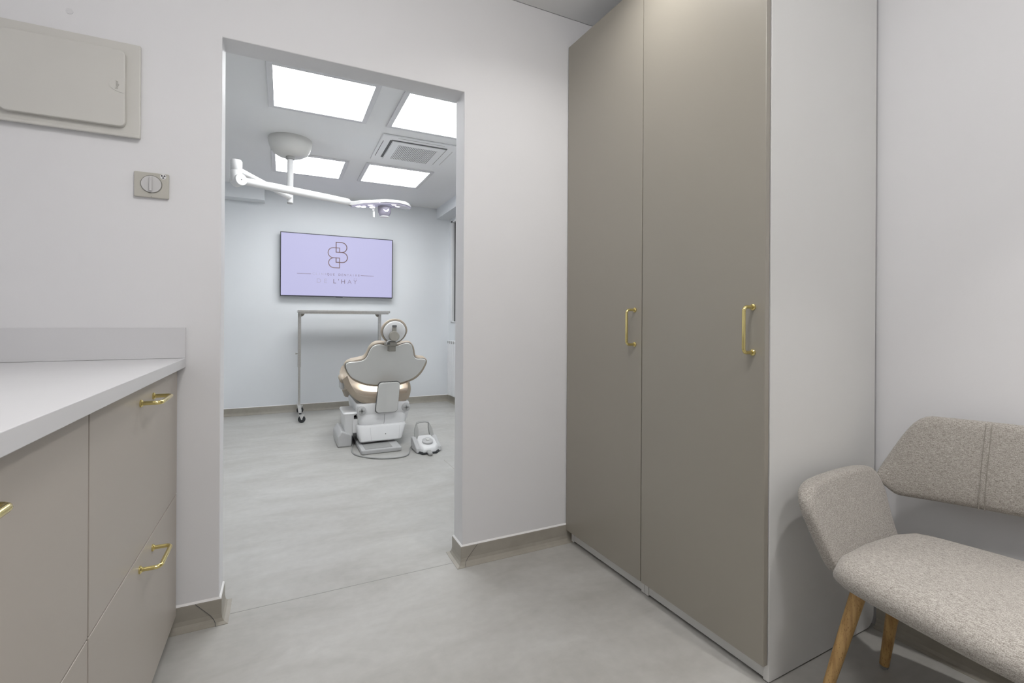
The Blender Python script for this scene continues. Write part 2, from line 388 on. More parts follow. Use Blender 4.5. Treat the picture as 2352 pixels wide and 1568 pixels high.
# ------------------------------------------------------------------ wardrobes
def bow_handle(name, parent, p0, p1, out, proj, r=0.0052):
    """bent bar handle with round rosettes, fixed at p0 and p1, standing off along out"""
    p0, p1, o = Vector(p0), Vector(p1), Vector(out); ax = (p1 - p0).normalized(); R_ = 0.013
    pts = [p0 + o*0.001, p0 + o*(proj - R_)]
    for i in range(1, 6):
        a = PI/2*i/5; pts.append(p0 + o*(proj - R_ + R_*math.sin(a)) + ax*(R_ - R_*math.cos(a)))
    q = []
    for i in range(0, 6):
        a = PI/2*(5-i)/5; q.append(p1 + o*(proj - R_ + R_*math.sin(a)) - ax*(R_ - R_*math.cos(a)))
    pts += q + [p1 + o*0.001]
    h = mk(name, MB().tube(pts, r, 14), 'brass', parent, smooth=True)
    w = MB()
    for p in (p0, p1): w.lathe([(0.0, 0.0), (0.0095, 0.0), (0.0095, 0.003), (0.0062, 0.006), (0.0, 0.006)], p, o, 20)
    # the two rosettes are pressed on the same bar
    vs = w.v; me = h.data; bm = bmesh.new(); bm.from_mesh(me); o0 = ORG[h.name]
    vv = [bm.verts.new((x-o0[0], y-o0[1], z-o0[2])) for x, y, z in vs]; bm.verts.ensure_lookup_table()
    for f_ in w.f:
        try: bm.faces.new([vv[i] for i in f_]).smooth = True
        except ValueError: pass
    bmesh.ops.recalc_face_normals(bm, faces=bm.faces); bm.to_mesh(me); bm.free()
    me.set_sharp_from_angle(angle=math.radians(40))
    return h
HW = 2.372
def wardrobe(v0, v1, dv0, dv1, label, hv):
    t = thing('wardrobe', label, 'wardrobe', (1.6, (v0+v1)/2, 0), WY, 'tall wardrobes in a row')
    uf, ub, th = 1.313, 1.890, 0.018
    out = [(uf, 0.004), (ub-0.045, 0.004)]
    for i in range(1, 7):
        a = -PI/2 + PI/2*i/6; out.append((ub-0.045 + 0.045*math.cos(a), 0.049 + 0.045*math.sin(a)))
    out += [(ub, HW), (uf, HW)]
    for va in (v0, v1-th):
        mk('side_panel', MB().prism(out, lambda a, b, d: (a, d, b), va, va+th), 'carcass', t, bevel=0.001)
    mk('top_panel', MB().box(uf, ub, v0+th, v1-th, HW-th, HW), 'carcass', t)
    mk('bottom_panel', MB().box(uf+0.001, ub, v0+th, v1-th, 0.055, 0.073), 'carcass', t)
    mk('back_panel', MB().box(ub-0.01, ub-0.005, v0+th, v1-th, 0.073, HW-th), 'carcass', t)
    mk('plinth', MB().box(uf+0.004, uf+0.018, v0+th, v1-th, 0.008, 0.055), 'carcass', t)
    if v0 > 1.0: mk('gap_shade_strip', MB().box(uf-0.0022, uf+0.0005, v0+0.001, v0+0.012, 0.06, HW-0.02), 'dark', t)  # black strips stand in for the shade in the door gap
    mk('gap_shade_strip', MB().box(uf-0.0022, uf+0.0005, v1-0.012, v1-0.001, 0.06, HW-0.02), 'dark', t)
    mk('plinth_gap_shade', MB().box(uf+0.02, uf+0.03, v0+th, v1-th, 0.0, 0.01), 'dark', t)  # black bar stands in for the shade under the plinth
    dr = mk('door', MB().box(1.291, 1.310, dv0, dv1, 0.055, HW-0.002), 'taupe', t, bevel=0.0015)
    hd = bow_handle('handle', dr, (1.291, hv, 0.968), (1.291, hv, 1.103), (-1, 0, 0), 0.042)
    hd['label'] = 'polished brass bow handle'
wardrobe(0.876, 1.384, 0.8785, 1.3835, 'tall taupe wardrobe with a white end panel, beside the fabric bench', 0.917)
wardrobe(1.386, 1.878, 1.3875, 1.893, 'tall taupe wardrobe standing against the doorway wall', 1.424)

# ------------------------------------------------------------------ drawer cabinets and worktop
XFRONT = -0.320
def cabinet(y0, y1, hy, label):
    t = thing('drawer_cabinet', label, 'cabinet', (-0.62, (y0+y1)/2, 0), 0, 'base cabinets under the worktop')
    w = MB()
    w.box(-0.93, XFRONT-0.020, y0, y0+0.018, 0.055, 0.890); w.box(-0.93, XFRONT-0.020, y1-0.018, y1, 0.055, 0.890)
    w.box(-0.93, XFRONT-0.020, y0+0.018, y1-0.018, 0.055, 0.073); w.box(-0.93, -0.92, y0+0.018, y1-0.018, 0.073, 0.890)
    w.box(-0.90, XFRONT-0.020, y0+0.018, y1-0.018, 0.872, 0.890)
    mk('body', w, 'carcass', t)
    mk('plinth', MB().box(XFRONT-0.075, XFRONT-0.060, y0, y1, 0.0, 0.055), 'taupe2', t)
    for z0, z1, hz in ((0.4735, 0.888, 0.847), (0.060, 0.4695, 0.432)):
        d = mk('drawer', MB().box(XFRONT-0.018, XFRONT, y0+0.002, y1-0.002, z0, z1), 'taupe2', t, bevel=0.0012)
        h = bow_handle('handle', d, (XFRONT, hy-0.064, hz), (XFRONT, hy+0.064, hz), (1, 0, 0), 0.043)
        h['label'] = 'polished brass bow handle'
cabinet(1.122, 1.926, 1.531, 'greige drawer cabinet standing against the doorway wall')
cabinet(0.222, 1.120, 0.668, 'greige drawer cabinet at the left edge, nearest the viewer')
cabinet(-0.60, 0.220, -0.19, 'greige drawer cabinet beyond the left edge of the view')
wt = thing('worktop', 'white laminate worktop with upstand on the greige drawer cabinets', 'worktop', (-0.62, 0.7, 0.895))
mk('slab', MB().box(-0.945, -0.298, -0.62, 1.936, 0.8945, 0.9255), 'worktop', wt, bevel=0.0012)
mk('upstand', MB().box(-0.945, -0.298, 1.927, 1.939, 0.926, 1.029), 'worktop', wt, bevel=0.001)

# ------------------------------------------------------------------ things on the doorway wall
t = thing('electrical_panel', 'pale grey fuse box with hinged cover on the wall, upper left', 'fuse box', (-0.60, YW, 1.65))
mk('frame', MB().box(-0.775, -0.4245, 1.927, 1.939, 1.648, 1.951), 'panelbox', t, bevel=0.003)
mk('ledge', MB().box(-0.775, -0.4245, 1.919, 1.93, 1.645, 1.656), 'panelbox', t, bevel=0.003)
dr = mk('door', MB().prism(rrect(-0.757, -0.461, 1.674, 1.918, 0.016), XZ, 1.911, 1.9275), 'panelbox', t, bevel=0.003, seg=3)
lt = [(-0.4615, 1.826)] + [(-0.4615 - 0.040*math.sin(a), 1.804 + 0.024*math.cos(a)) for a in [PI*i/12 for i in range(13)]]
mk('latch', MB().prism(lt, XZ, 1.9098, 1.9115), 'panelbox', dr, bevel=0.0006)
text_mesh('lettering', 'hager', 0.0125, mat('latch_print', (0.38, 0.37, 0.34), 0.5), dr, 0, 0, 0, fn=lambda a, b, c: (-0.482 - b, 1.9096 - c, 1.804 + a))

t = thing('rotary_switch', 'beige square rotary wall switch with a radiation warning sticker', 'switch', (-0.394, YW, 1.46))
mk('plate', MB().prism(rrect(-0.441, -0.3475, 1.459, 1.541, 0.003, 3), XZ, 1.929, 1.9395), 'beigeplastic', t, bevel=0.002)
mk('ring', MB().prism(circ(-0.3945, 1.5025, 0.0295, 40), XZ, 1.9275, 1.9295), 'ring', t)
mk('dial', MB().prism(circ(-0.3945, 1.5025, 0.0275, 40), XZ, 1.9255, 1.929), 'dialgrey', t, bevel=0.001)
mk('knob_bar', MB().box(-0.3985, -0.3915, 1.917, 1.926, 1.479, 1.526), 'dialgrey', t, bevel=0.001)
st = mk('sticker', MB().prism(circ(-0.3625, 1.5315, 0.0085, 28), XZ, 1.9284, 1.9292), 'sticker', t)
w = MB()
for k in range(3):
    a0 = -PI/2 + k*2*PI/3; rr = []
    for i in range(7): a = a0 - 0.5 + i/6; rr.append((-0.3625 + 0.0064*math.cos(a), 1.5315 + 0.0064*math.sin(a)))
    for i in range(4): a = a0 + 0.5 - i/3; rr.append((-0.3625 + 0.0019*math.cos(a), 1.5315 + 0.0019*math.sin(a)))
    w.prism(rr, XZ, 1.9279, 1.9285)
w.prism(circ(-0.3625, 1.5315, 0.0009, 12), XZ, 1.9279, 1.9285)
mk('trefoil', w, 'black', st)
mk('screw', MB().prism(circ(-0.3945, 1.4615, 0.0012, 12), XZ, 1.9286, 1.9295), 'ring', t)
c = mk('wall_cap', MB().lathe([(0.0, 0.0), (0.009, 0.0), (0.009, 0.0015), (0.0, 0.002)], (-0.607, YW-0.0002, 2.019), (0, -1, 0), 28), mat('cap_paint', (0.73, 0.73, 0.745), 0.6), org=(-0.607, YW, 2.019))
tag(c, 'small round cover cap on the wall above the fuse box', 'cap')

# ------------------------------------------------------------------ bench (coordinates in the u,v frame)
BV0, BV1 = -0.44, 0.76; BVC = (BV0 + BV1)/2
t = thing('bench', 'grey woven upholstered two seat bench with splayed wooden legs', 'bench', (1.52, BVC, 0), WY)
def bow(v): s_ = (v - BVC) / (0.5*(BV1-BV0)); return 1 - s_*s_          # 0 at the ends, 1 in the middle
# seat: stack of rounded outlines
def seat_ring(off, z, dome=0.0):
    pts = []; N = 18
    ends = 0.024 + off
    for i in range(N+1):                      # front edge, from far end to near end
        v = (BV1-ends) + (BV0-BV1+2*ends)*i/N; cr = 0.03 * max(0, abs((v-BVC)/(0.5*(BV1-BV0)-ends))-0.93)**1.5*18
        pts.append((1.312 - 0.085*bow(v) + off + cr, v, z))
    for i in range(N+1):
        v = (BV0+ends) + (BV1-BV0-2*ends)*i/N; cr = 0.03 * max(0, abs((v-BVC)/(0.5*(BV1-BV0)-ends))-0.93)**1.5*12
        pts.append((1.715 + 0.085*bow(v) - off - cr, v, z))
    return pts
rings = [seat_ring(0.03, 0.378), seat_ring(0.006, 0.388), seat_ring(0.0, 0.405), seat_ring(0.004, 0.425), seat_ring(0.02, 0.442), seat_ring(0.05, 0.449), seat_ring(0.12, 0.453)]
mk('seat', MB().loft(rings), 'fabric', t, smooth=True, sub=1)
# backrest: cross-section grid along v
def back_pt(v, w_, side):
    """w_ 0 bottom .. 1 top"""
    s_ = abs(v - BVC)/(0.5*(BV1-BV0))
    zb = 0.523 + 0.028*(1-s_**2); zt = 0.772 + 0.012*(1-s_**2)
    ex = max(0.0, (s_ - 0.915)/0.152)
    zt2 = zt - 0.170*ex**1.3
    zb += 0.050*max(0.0, (s_ - 0.985)/0.082)
    z = zb + (zt2 - zb)*w_
    u = 1.728 + 0.075*(1-s_**2) + 0.05*w_
    return u, z
def backrest():
    N = 40; rings = []
    vs = [BVC + 0.64*math.copysign(1-(1-abs(q))**1.35, q) for q in [-1 + 2*i/N for i in range(N+1)]]
    for v in vs:
        ring = []
        prof = [(0.0, 0.010), (0.03, 0.0), (0.3, -0.008), (0.6, -0.008), (0.93, -0.002), (0.985, 0.008), (1.0, 0.02), (0.985, 0.036), (0.9, 0.044), (0.5, 0.046), (0.1, 0.044), (0.02, 0.036), (-0.01, 0.022)]
        for w_, d in prof:
            u, z = back_pt(v, w_, 0); ring.append((u + d, v, z))
        rings.append(ring)
    return MB().loft(rings)
SEAM = mat('seam_thread', (0.27, 0.25, 0.22), 0.9)
bk = mk('backrest', backrest(), 'fabric', t, smooth=True, sub=1)
for sv in (0.565, 0.553, 2*BVC-0.565, 2*BVC-0.553):
    pts = []
    for i in range(13):
        w_ = 0.0 + i/12*0.98; u, z = back_pt(sv, w_, 0); d = -0.0075 if 0.2 < w_ < 0.75 else (-0.003 if w_ > 0.03 else 0.0)
        d = -0.008*math.sin(min(1, max(0, w_/0.3))*PI/2)*(1 if w_ < 0.6 else 1-0.75*(w_-0.6)/0.38)
        pts.append((u + d - 0.0005, sv, z))
    mk('seam', MB().tube(pts, 0.0008, 6), SEAM, bk)
# arms
def arm(sgn):
    # outline in (u,z); the panel leans outwards as it rises
    out = [(1.706, 0.44), (1.722, 0.50), (1.736, 0.545), (1.724, 0.592), (1.690, 0.604), (1.60, 0.609), (1.47, 0.607), (1.385, 0.600), (1.343, 0.586), (1.322, 0.560), (1.318, 0.525), (1.326, 0.470), (1.338, 0.420), (1.352, 0.392), (1.40, 0.385), (1.55, 0.385), (1.68, 0.39), (1.703, 0.405)]
    out = catmull(out, 3)
    cu = sum(p[0] for p in out)/len(out); cz = sum(p[1] for p in out)/len(out)
    def pos(a, b, d):
        lean = 0.712 + 0.40*(b-0.41) - 0.10*max(0, 1.40-a) + 0.02*(a-1.33)
        v = lean + d
        return (a, v if sgn > 0 else 2*BVC - v, b)
    rings = []
    for d, k in ((-0.002, 0.90), (0.0, 0.965), (0.006, 0.99), (0.014, 1.0), (0.024, 1.0), (0.034, 0.985), (0.040, 0.95), (0.042, 0.88)):
        rings.append([pos(cu + (a-cu)*k, cz + (b-cz)*k, d) for a, b in out])
    return MB().loft(rings)
for sgn in (1, -1): mk('armrest', arm(sgn), 'fabric', t, smooth=True)
# legs
for top, foot in (((1.45, 0.69, 0.39), (1.385, 0.765, 0.0)), ((1.655, 0.692, 0.40), (1.693, 0.757, 0.0)),
                  ((1.45, 2*BVC-0.69, 0.39), (1.385, 2*BVC-0.765, 0.0)), ((1.655, 2*BVC-0.692, 0.40), (1.693, 2*BVC-0.757, 0.0))):
    a, b = Vector(foot), Vector(top); d = (b-a)
    lg = mk('leg', MB().tube([a + d*0.028, a + d*0.5, a + d], [0.0125, 0.0165, 0.0195], 20), 'wood', t, smooth='auto')
    mk('foot_cap', MB().tube([a + Vector((0, 0, 0.001)), a + d*0.027], [0.0105, 0.0126], 20), 'greyplastic', lg, smooth='auto')

# ------------------------------------------------------------------ television
YT = 5.90
t = thing('television', 'wall mounted television showing a lilac screen with the clinic logo', 'television', (0.588, YF, 1.68))
X0, X1, Z0, Z1 = -0.034, 1.209, 1.320, 2.040
w = MB(); bz = 0.008
w.box(X0, X0+bz, YT-0.004, YT+0.03, Z0, Z1); w.box(X1-bz, X1, YT-0.004, YT+0.03, Z0, Z1); w.box(X0+bz, X1-bz, YT-0.004, YT+0.03, Z1-bz, Z1); w.box(X0+bz, X1-bz, YT-0.004, YT+0.03, Z0, Z0+bz+0.002)
mk('bezel', w, 'tvframe', t)
mk('back_cover', MB().box(X0+0.01, X1-0.01, YT+0.012, YT+0.035, Z0+0.01, Z1-0.01), 'tvframe', t)
mk('logo_lip', MB().box(0.55, 0.63, YT-0.004, YT+0.01, Z0-0.006, Z0), 'tvframe', t, bevel=0.002)
mk('wall_bracket', MB().box(0.35, 0.83, YT+0.035, YF-0.0005, 1.5, 1.9), 'darkseam', t)
SCR = emat('lilac_screen', (0.545, 0.535, 0.80), 0.92)
SCR.node_tree.nodes.get('Principled BSDF').inputs['Base Color'].default_value = (0.02, 0.02, 0.03, 1)
SCR.node_tree.nodes.get('Principled BSDF').inputs['Roughness'].default_value = 0.5
sc = mk('screen', MB().box(X0+bz, X1-bz, YT, YT+0.012, Z0+bz, Z1-bz), SCR, t)
def ink(name, c):
    m = emat(name, c, 0.9); m.node_tree.nodes.get('Principled BSDF').inputs['Base Color'].default_value = (0.02, 0.02, 0.02, 1); return m
BR1, BR2, BR3, BR4 = ink('bronze_dark', lin((112, 84, 84))), ink('bronze_pale', lin((158, 148, 178))), ink('bronze_faint', lin((182, 178, 208))), ink('bronze_mid', lin((132, 116, 138)))
def D_path(pts):   # flat ribbon along a polyline in the screen plane
    P = [Vector((a, 0, b)) for a, b in pts]; h = 0.0049; L_, R_ = [], []
    for i, p in enumerate(P):
        ta = (P[i]-P[i-1]).normalized() if i else (P[1]-P[0]).normalized(); tb = (P[i+1]-P[i]).normalized() if i < len(P)-1 else ta
        na, nb = Vector((-ta.z, 0, ta.x)), Vector((-tb.z, 0, tb.x)); n = na + nb; n = n/max(0.6, n.dot(na))
        e = Vector((0, YT-0.0012, 0)); L_.append(p + n*h + e); R_.append(p - n*h + e)
    w = MB(); n = len(P)
    rings = [[L_[i], R_[i], R_[i] + Vector((0, 0.001, 0)), L_[i] + Vector((0, 0.001, 0))] for i in range(n)]
    return w.loft(rings)
def arc(cx, cz, rx, rz, a0, a1, n=14): return [(cx + rx*math.cos(a0+(a1-a0)*i/n), cz + rz*math.sin(a0+(a1-a0)*i/n)) for i in range(n+1)]
# the monogram: two interlocking B outlines, the second turned half round
def B_out(flip, m):
    def tr(p): return p if not flip else (2*0.5735 - p[0], 2*1.8125 - p[1])
    up = [(0.554, 1.962)] + arc(0.615, 1.904, 0.059, 0.058, PI/2, -PI/2) + [(0.554, 1.846), (0.554, 1.966)]
    lo = [(0.615, 1.846)] + arc(0.622, 1.787, 0.059, 0.059, PI/2, -PI/2) + [(0.554, 1.728), (0.554, 1.784)]
    mk('monogram', D_path([tr(p) for p in up]), m, sc); mk('monogram', D_path([tr(p) for p in lo]), m, sc)
B_out(False, BR1); B_out(True, ink('bronze_soft', lin((134, 112, 118))))
mk('rule', MB().box(0.138, 0.285, YT-0.0011, YT-0.0003, 1.5775, 1.5815), BR4, sc)
mk('rule', MB().box(0.833, 0.985, YT-0.0011, YT-0.0003, 1.5825, 1.5865), BR1, sc)
cl = 'CLINIQUE DENTAIRE'; inks = [BR3, BR3, BR3, BR3, BR2, BR4, BR4, BR4, None, BR4, BR4, BR4, BR2, BR2, BR2, BR2, BR4]
for i, ch in enumerate(cl):
    if ch != ' ': text_mesh('lettering', ch, 0.036, inks[i], sc, 0.312 + (0.812-0.312)*i/16, YT-0.0008, 1.582)
for ch, x, m in (('D', 0.368, BR3), ('E', 0.440, BR3), ('L', 0.538, BR4), ("'", 0.583, BR4), ('H', 0.634, BR4), ('A', 0.706, BR2), ('Y', 0.770, BR2)):
    text_mesh('lettering', ch, 0.072, m, sc, x, YT-0.0008, 1.502)
for dx in (-0.011, 0.011): mk('lettering', MB().prism(circ(0.770+dx, 1.541, 0.0038, 12), XZ, YT-0.0011, YT-0.0003), BR2, sc)

# ------------------------------------------------------------------ overbed table on castors
t = thing('instrument_table', 'tall steel bridge table on castors below the television', 'table', (0.6, 5.57, 0))
mk('top', MB().box(0.138, 1.075, 5.36, 5.80, 1.130, 1.156), 'steel', t, bevel=0.003)
w = MB()
for y0, y1 in ((5.372, 5.376),): w.box(0.15, 1.06, y0, y1, 1.116, 1.131)
mk('rim', w, 'steel', t)
for xs in (0.157, 0.998):
    mk('post', MB().box(xs-0.016, xs+0.016, 5.555, 5.587, 0.545, 1.130), 'steel', t, bevel=0.002)
    mk('inner_post', MB().box(xs-0.012, xs+0.012, 5.559, 5.583, 0.12, 0.56), 'steel', t, bevel=0.002)
    g = 1 if xs < 0.5 else -1
    mk('gusset', MB().prism([(xs, 1.130), (xs+g*0.052, 1.130), (xs+g*0.049, 1.112), (xs+g*0.036, 1.094), (xs+g*0.016, 1.086), (xs, 1.084)], XZ, 5.568, 5.574), 'metalgrey', t)
    if xs < 0.5:
        mk('clamp_knob', MB().lathe([(0.004, 0.0), (0.004, 0.012), (0.009, 0.013), (0.009, 0.02), (0.0, 0.021)], (xs-0.016, 5.571, 0.69), (-1, 0, 0), 16), 'metalgrey', t, smooth='auto')
    ft = mk('foot_bar', MB().box(xs-0.014, xs+0.016, 5.27, 5.875, 0.105, 0.135), 'chrome', t, bevel=0.002)
    for yc in (5.30, 5.845):
        cs = mk('castor', MB().lathe([(0.0, 0.0), (0.011, 0.0), (0.011, 0.02), (0.0, 0.02)], (xs+0.004, yc, 0.088), (0, 0, 1), 16), 'rubber', t, smooth='auto')
        f_ = MB()
        for sx in (-0.016, 0.0135):
            f_.prism([(-0.016, 0.085), (0.034, 0.085), (0.034, 0.077), (0.02, 0.05), (0.015, 0.032), (0.006, 0.032), (-0.004, 0.06)], lambda a, b, d: (xs + 0.006 + a, yc + d, b), sx, sx + 0.0025)
        f_.box(xs-0.012, xs+0.046, yc-0.016, yc+0.016, 0.083, 0.088)
        mk('fork', f_, 'chrome', cs)
        mk('tyre', MB().lathe([(0.026, -0.011), (0.033, -0.011), (0.036, -0.006), (0.036, 0.006), (0.033, 0.011), (0.026, 0.011)], (xs+0.018, yc, 0.0365), (0, 1, 0), 28), 'rubber', cs, smooth='auto')
        mk('hub', MB().lathe([(0.0, -0.0115), (0.008, -0.0115), (0.009, -0.009), (0.026, -0.009), (0.026, 0.009), (0.0, 0.009)], (xs+0.018, yc, 0.0365), (0, 1, 0), 24), 'wheelgrey', cs, smooth='auto')

# ------------------------------------------------------------------ radiator under the window
t = thing('radiator', 'white vertical panel radiator below the dark window at the far right', 'radiator', (XR, 5.5, 0.1))
for k in range(8):
    y1 = 5.862 - k*0.075
    p = mk('panel', MB().box(XR-0.055, XR-0.02, y1-0.068, y1, 0.105, 0.80), 'rad', t, bevel=0.008)
    mk('cap', MB().lathe([(0.0, 0.0), (0.017, 0.0), (0.017, 0.004), (0.0, 0.006)], (XR-0.055, y1-0.034, 0.775), (-1, 0, 0), 16), 'greyplastic', p, smooth='auto')
mk('manifold', MB().box(XR-0.03, XR-0.001, 5.27, 5.86, 0.15, 0.19), 'rad', t)
mk('manifold', MB().box(XR-0.03, XR-0.001, 5.27, 5.86, 0.70, 0.74), 'rad', t)

# ------------------------------------------------------------------ air conditioning cassette
t = thing('air_conditioner', 'white ceiling cassette air conditioner with ribbed grille', 'air conditioner', (1.0, 4.035, ZC))
AX, AY = 1.0, 4.04
mk('fascia', MB().box(AX-0.312, AX+0.312, AY-0.312, AY+0.312, ZC-0.014, ZC), 'ceil', t, bevel=0.006)
w = MB(); zi = ZC-0.0145
h = 0.228
mk('slot', MB().box(AX-h, AX+h, AY-h-0.012, AY-h+0.010, zi-0.001, ZC-0.012), 'darkseam', t)
mk('slot', MB().box(AX-h-0.012, AX-h+0.008, AY-h, AY+h-0.03, zi-0.001, ZC-0.012), 'darkseam', t)
mk('slot', MB().box(AX+h-0.003, AX+h+0.003, AY-h, AY+h-0.03, zi-0.001, ZC-0.012), 'greyplastic', t)
mk('slot', MB().box(AX-h, AX+h, AY+h-0.003, AY+h+0.003, zi-0.001, ZC-0.012), 'greyplastic', t)
for a, b in (((AX-0.29, AX-0.286, AY-0.19, AY+0.19), 'darkseam'), ((AX+0.286, AX+0.289, AY-0.19, AY+0.19), 'greyplastic'), ((AX-0.19, AX+0.19, AY-0.289, AY-0.286), 'greyplastic')):
    mk('louvre_edge', MB().box(*a, zi-0.001, ZC-0.012), b, t)
gp = mk('grille_panel', MB().box(AX-h+0.012, AX+h-0.006, AY-h+0.014, AY+h-0.006, ZC-0.020, ZC-0.012), 'ceil', t, bevel=0.003)
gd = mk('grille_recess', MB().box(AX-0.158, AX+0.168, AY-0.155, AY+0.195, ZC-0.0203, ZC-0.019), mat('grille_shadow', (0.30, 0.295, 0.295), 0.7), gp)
rib0 = None
for k in range(24):
    x = AX-0.152 + 0.314*k/23
    if rib0 is None:
        rib0 = mk('rib', MB().box(-0.0032, 0.0032, -0.175, 0.175, -0.003, 0.0), 'ceil', gp); rb = rib0
    else:
        rb = bpy.data.objects.new('rib', rib0.data); COL.objects.link(rb); rb.parent = gp
    rb.location = (x, AY+0.02, ZC-0.0203)      # the shared mesh is already relative to the cassette's origin

# ------------------------------------------------------------------ operating lamp on its ceiling arm
PX, PY = 0.045, 4.21
t = thing('operating_lamp', 'white ceiling mounted operating lamp on a jointed arm', 'operating lamp', (PX, PY, ZC))
mk('canopy', MB().lathe([(0.0, 0.0), (0.160, 0.0), (0.163, -0.012), (0.158, -0.045), (0.145, -0.085), (0.128, -0.110), (0.095, -0.130), (0.05, -0.138), (0.0, -0.138)], (PX, PY, ZC), n=48), mat('canopy_white', (0.66, 0.655, 0.63), 0.4, noise=0.01, scale=10), t, smooth='auto')
mk('collar', MB().lathe([(0.0, -0.137), (0.032, -0.137), (0.034, -0.155), (0.03, -0.16), (0.0, -0.16)], (PX, PY, ZC), n=28), 'greyplastic', t, smooth='auto')
mk('drop_tube', MB().tube([(PX, PY, ZC-0.15), (PX, PY, 1.995)], 0.0225, 24), 'whiteplastic', t, smooth='auto')
mk('end_cap', MB().tube([(PX, PY, 1.996), (PX, PY, 1.988)], 0.0215, 24), 'greyplastic', t, smooth='auto')
EX, EY = -0.283, 3.60
mk('extension_arm', MB().tube([(PX, PY, 2.035), (EX, EY, 2.045)], 0.021, 20), 'whiteplastic', t, smooth='auto')
mk('elbow', MB().lathe([(0.0, 0.0), (0.032, 0.0), (0.034, 0.006), (0.034, 0.066), (0.033, 0.068), (0.034, 0.070), (0.034, 0.130), (0.030, 0.138), (0.0, 0.139)], (EX, EY, 1.965), n=32), 'whiteplastic', t, smooth='auto')
ad = Vector((0.478 - EX, 4.05 - EY, 0)).normalized(); sd = Vector((ad.y, -ad.x, 0))      # arm direction, sideways (towards the door)
jc = Vector((EX, EY, 1.972)) + ad*0.012
jd = mk('joint_drum', MB().lathe([(0.0, 0.0), (0.036, 0.0), (0.0385, 0.004), (0.0385, 0.075), (0.036, 0.079), (0.0, 0.079)], jc - sd*0.035, sd, 32), 'whiteplastic', t, smooth='auto')
mk('screw', MB().lathe([(0.0, 0.0), (0.004, 0.0), (0.004, 0.0006), (0.0, 0.0006)], jc + sd*0.0440, sd, 12), 'darkseam', jd)
a0 = jc + sd*0.018 + ad*0.02; a1 = Vector((0.478, 4.05, 2.013))
mk('spring_arm', MB().tube([a0, a0 + (a1-a0)*0.25, a0 + (a1-a0)*0.9, a1 - ad*0.012, a1 + ad*0.004], [0.024, 0.0275, 0.0275, 0.026, 0.016], 24), 'whiteplastic', t, smooth='auto')
k = 4.1/3.75
topl = [(0.418, 1.930), (0.448, 1.951), (0.480, 1.953), (0.513, 1.964), (0.603, 1.973), (0.695, 1.989), (0.789, 1.993), (0.853, 1.991), (0.892, 1.982)]
botl = [(0.428, 1.922), (0.462, 1.913), (0.500, 1.925), (0.543, 1.934), (0.603, 1.941), (0.695, 1.956), (0.789, 1.960), (0.853, 1.956), (0.905, 1.949)]
T = [(a*k, 1.06 + (b-1.06)*k) for a, b in topl]; B = [(a*k, 1.06 + (b-1.06)*k) for a, b in botl]
# leaf shaped head: half widths along the head, tapering to the yoke
hw = [0.012, 0.03, 0.065, 0.095, 0.12, 0.135, 0.13, 0.10, 0.045]
TILT = 0.09                                   # the head leans a little towards the door
rings = []
for (ax_, az), (bx_, bz_), h_ in zip(T, B, hw):
    rr = []
    for i in range(8):
        s_ = -1 + 2*i/7; rr.append((ax_, 4.10 + s_*h_*0.9, az - 0.010*s_*s_ + TILT*s_*h_))
    for i in range(8):
        s_ = 1 - 2*i/7; rr.append((bx_, 4.10 + s_*h_, bz_ + 0.006*(1-s_*s_) + TILT*s_*h_))
    rings.append(rr)
hd = mk('lamp_head', MB().loft(rings), 'whiteplastic', t, smooth='auto', bevel=0.003, angle=60)
lens = []
for (bx_, bz_), h_ in list(zip(B, hw))[1:]:
    rr = []
    for i in range(8): s_ = -1 + 2*i/7; rr.append((bx_ - 0.004, 4.10 + s_*h_*0.96, bz_ + 0.004 + TILT*s_*h_))
    for i in range(8): s_ = 1 - 2*i/7; rr.append((bx_ - 0.006, 4.10 + s_*h_*0.93, bz_ - 0.012 + TILT*s_*h_))
    lens.append(rr)
ln = mk('lens_plate', MB().loft(lens), 'purple', hd, smooth='auto')
for cx_, cy_ in ((0.55, 4.07), (0.60, 4.13), (0.64, 4.03), (0.68, 4.17), (0.71, 4.00), (0.83, 4.01), (0.88, 4.09), (0.80, 4.18)):
    zi = min(B, key=lambda q: abs(q[0]-cx_))[1] - 0.013 + TILT*(cy_-4.10)
    mk('led_spot', MB().lathe([(0.0, 0.004), (0.024, 0.004), (0.020, -0.003), (0.0, -0.004)], (cx_, cy_, zi), n=20), 'lampled', hd)
hx, hy, hz = 0.763, 4.06, 1.06 + (1.90-1.06)*k
mk('handle_hub', MB().lathe([(0.0, 0.03), (0.056, 0.03), (0.052, -0.02), (0.040, -0.045), (0.035, -0.052), (0.0, -0.052)], (hx, hy, hz), n=28), 'purple', hd, smooth='auto')
mk('hub_ring', MB().lathe([(0.030, -0.049), (0.036, -0.050), (0.036, -0.058), (0.030, -0.058)], (hx, hy, hz), n=28), 'whiteplastic', hd, smooth='auto')
mk('led_spot', MB().lathe([(0.0, -0.051), (0.028, -0.051), (0.024, -0.056), (0.0, -0.057)], (hx, hy, hz), n=24), 'lampled', hd)
mk('led_spot', MB().lathe([(0.0, 0.0), (0.022, 0.0), (0.018, -0.004), (0.0, -0.005)], (hx+0.004, hy-0.050, hz), (0, -1, 0.25), n=24), 'lampled', hd)
mk('handle_grip', MB().box(0.660, 0.676, 4.03, 4.05, 1.955, 1.985).box(0.664, 0.680, 4.034, 4.046, 1.905, 1.957), 'whiteplastic', hd, bevel=0.003)
ld = bpy.data.lights.new('operating_beam', 'SPOT'); ld.energy = 560; ld.spot_size = math.radians(18); ld.spot_blend = 0.9; ld.color = (1.0, 0.95, 0.90); ld.shadow_soft_size = 0.06
lo = bpy.data.objects.new('beam', ld); COL.objects.link(lo); lo.parent = hd
p_from = Vector((0.763, 4.10, 1.88)); p_to = Vector((0.775, 4.265, 0.42))
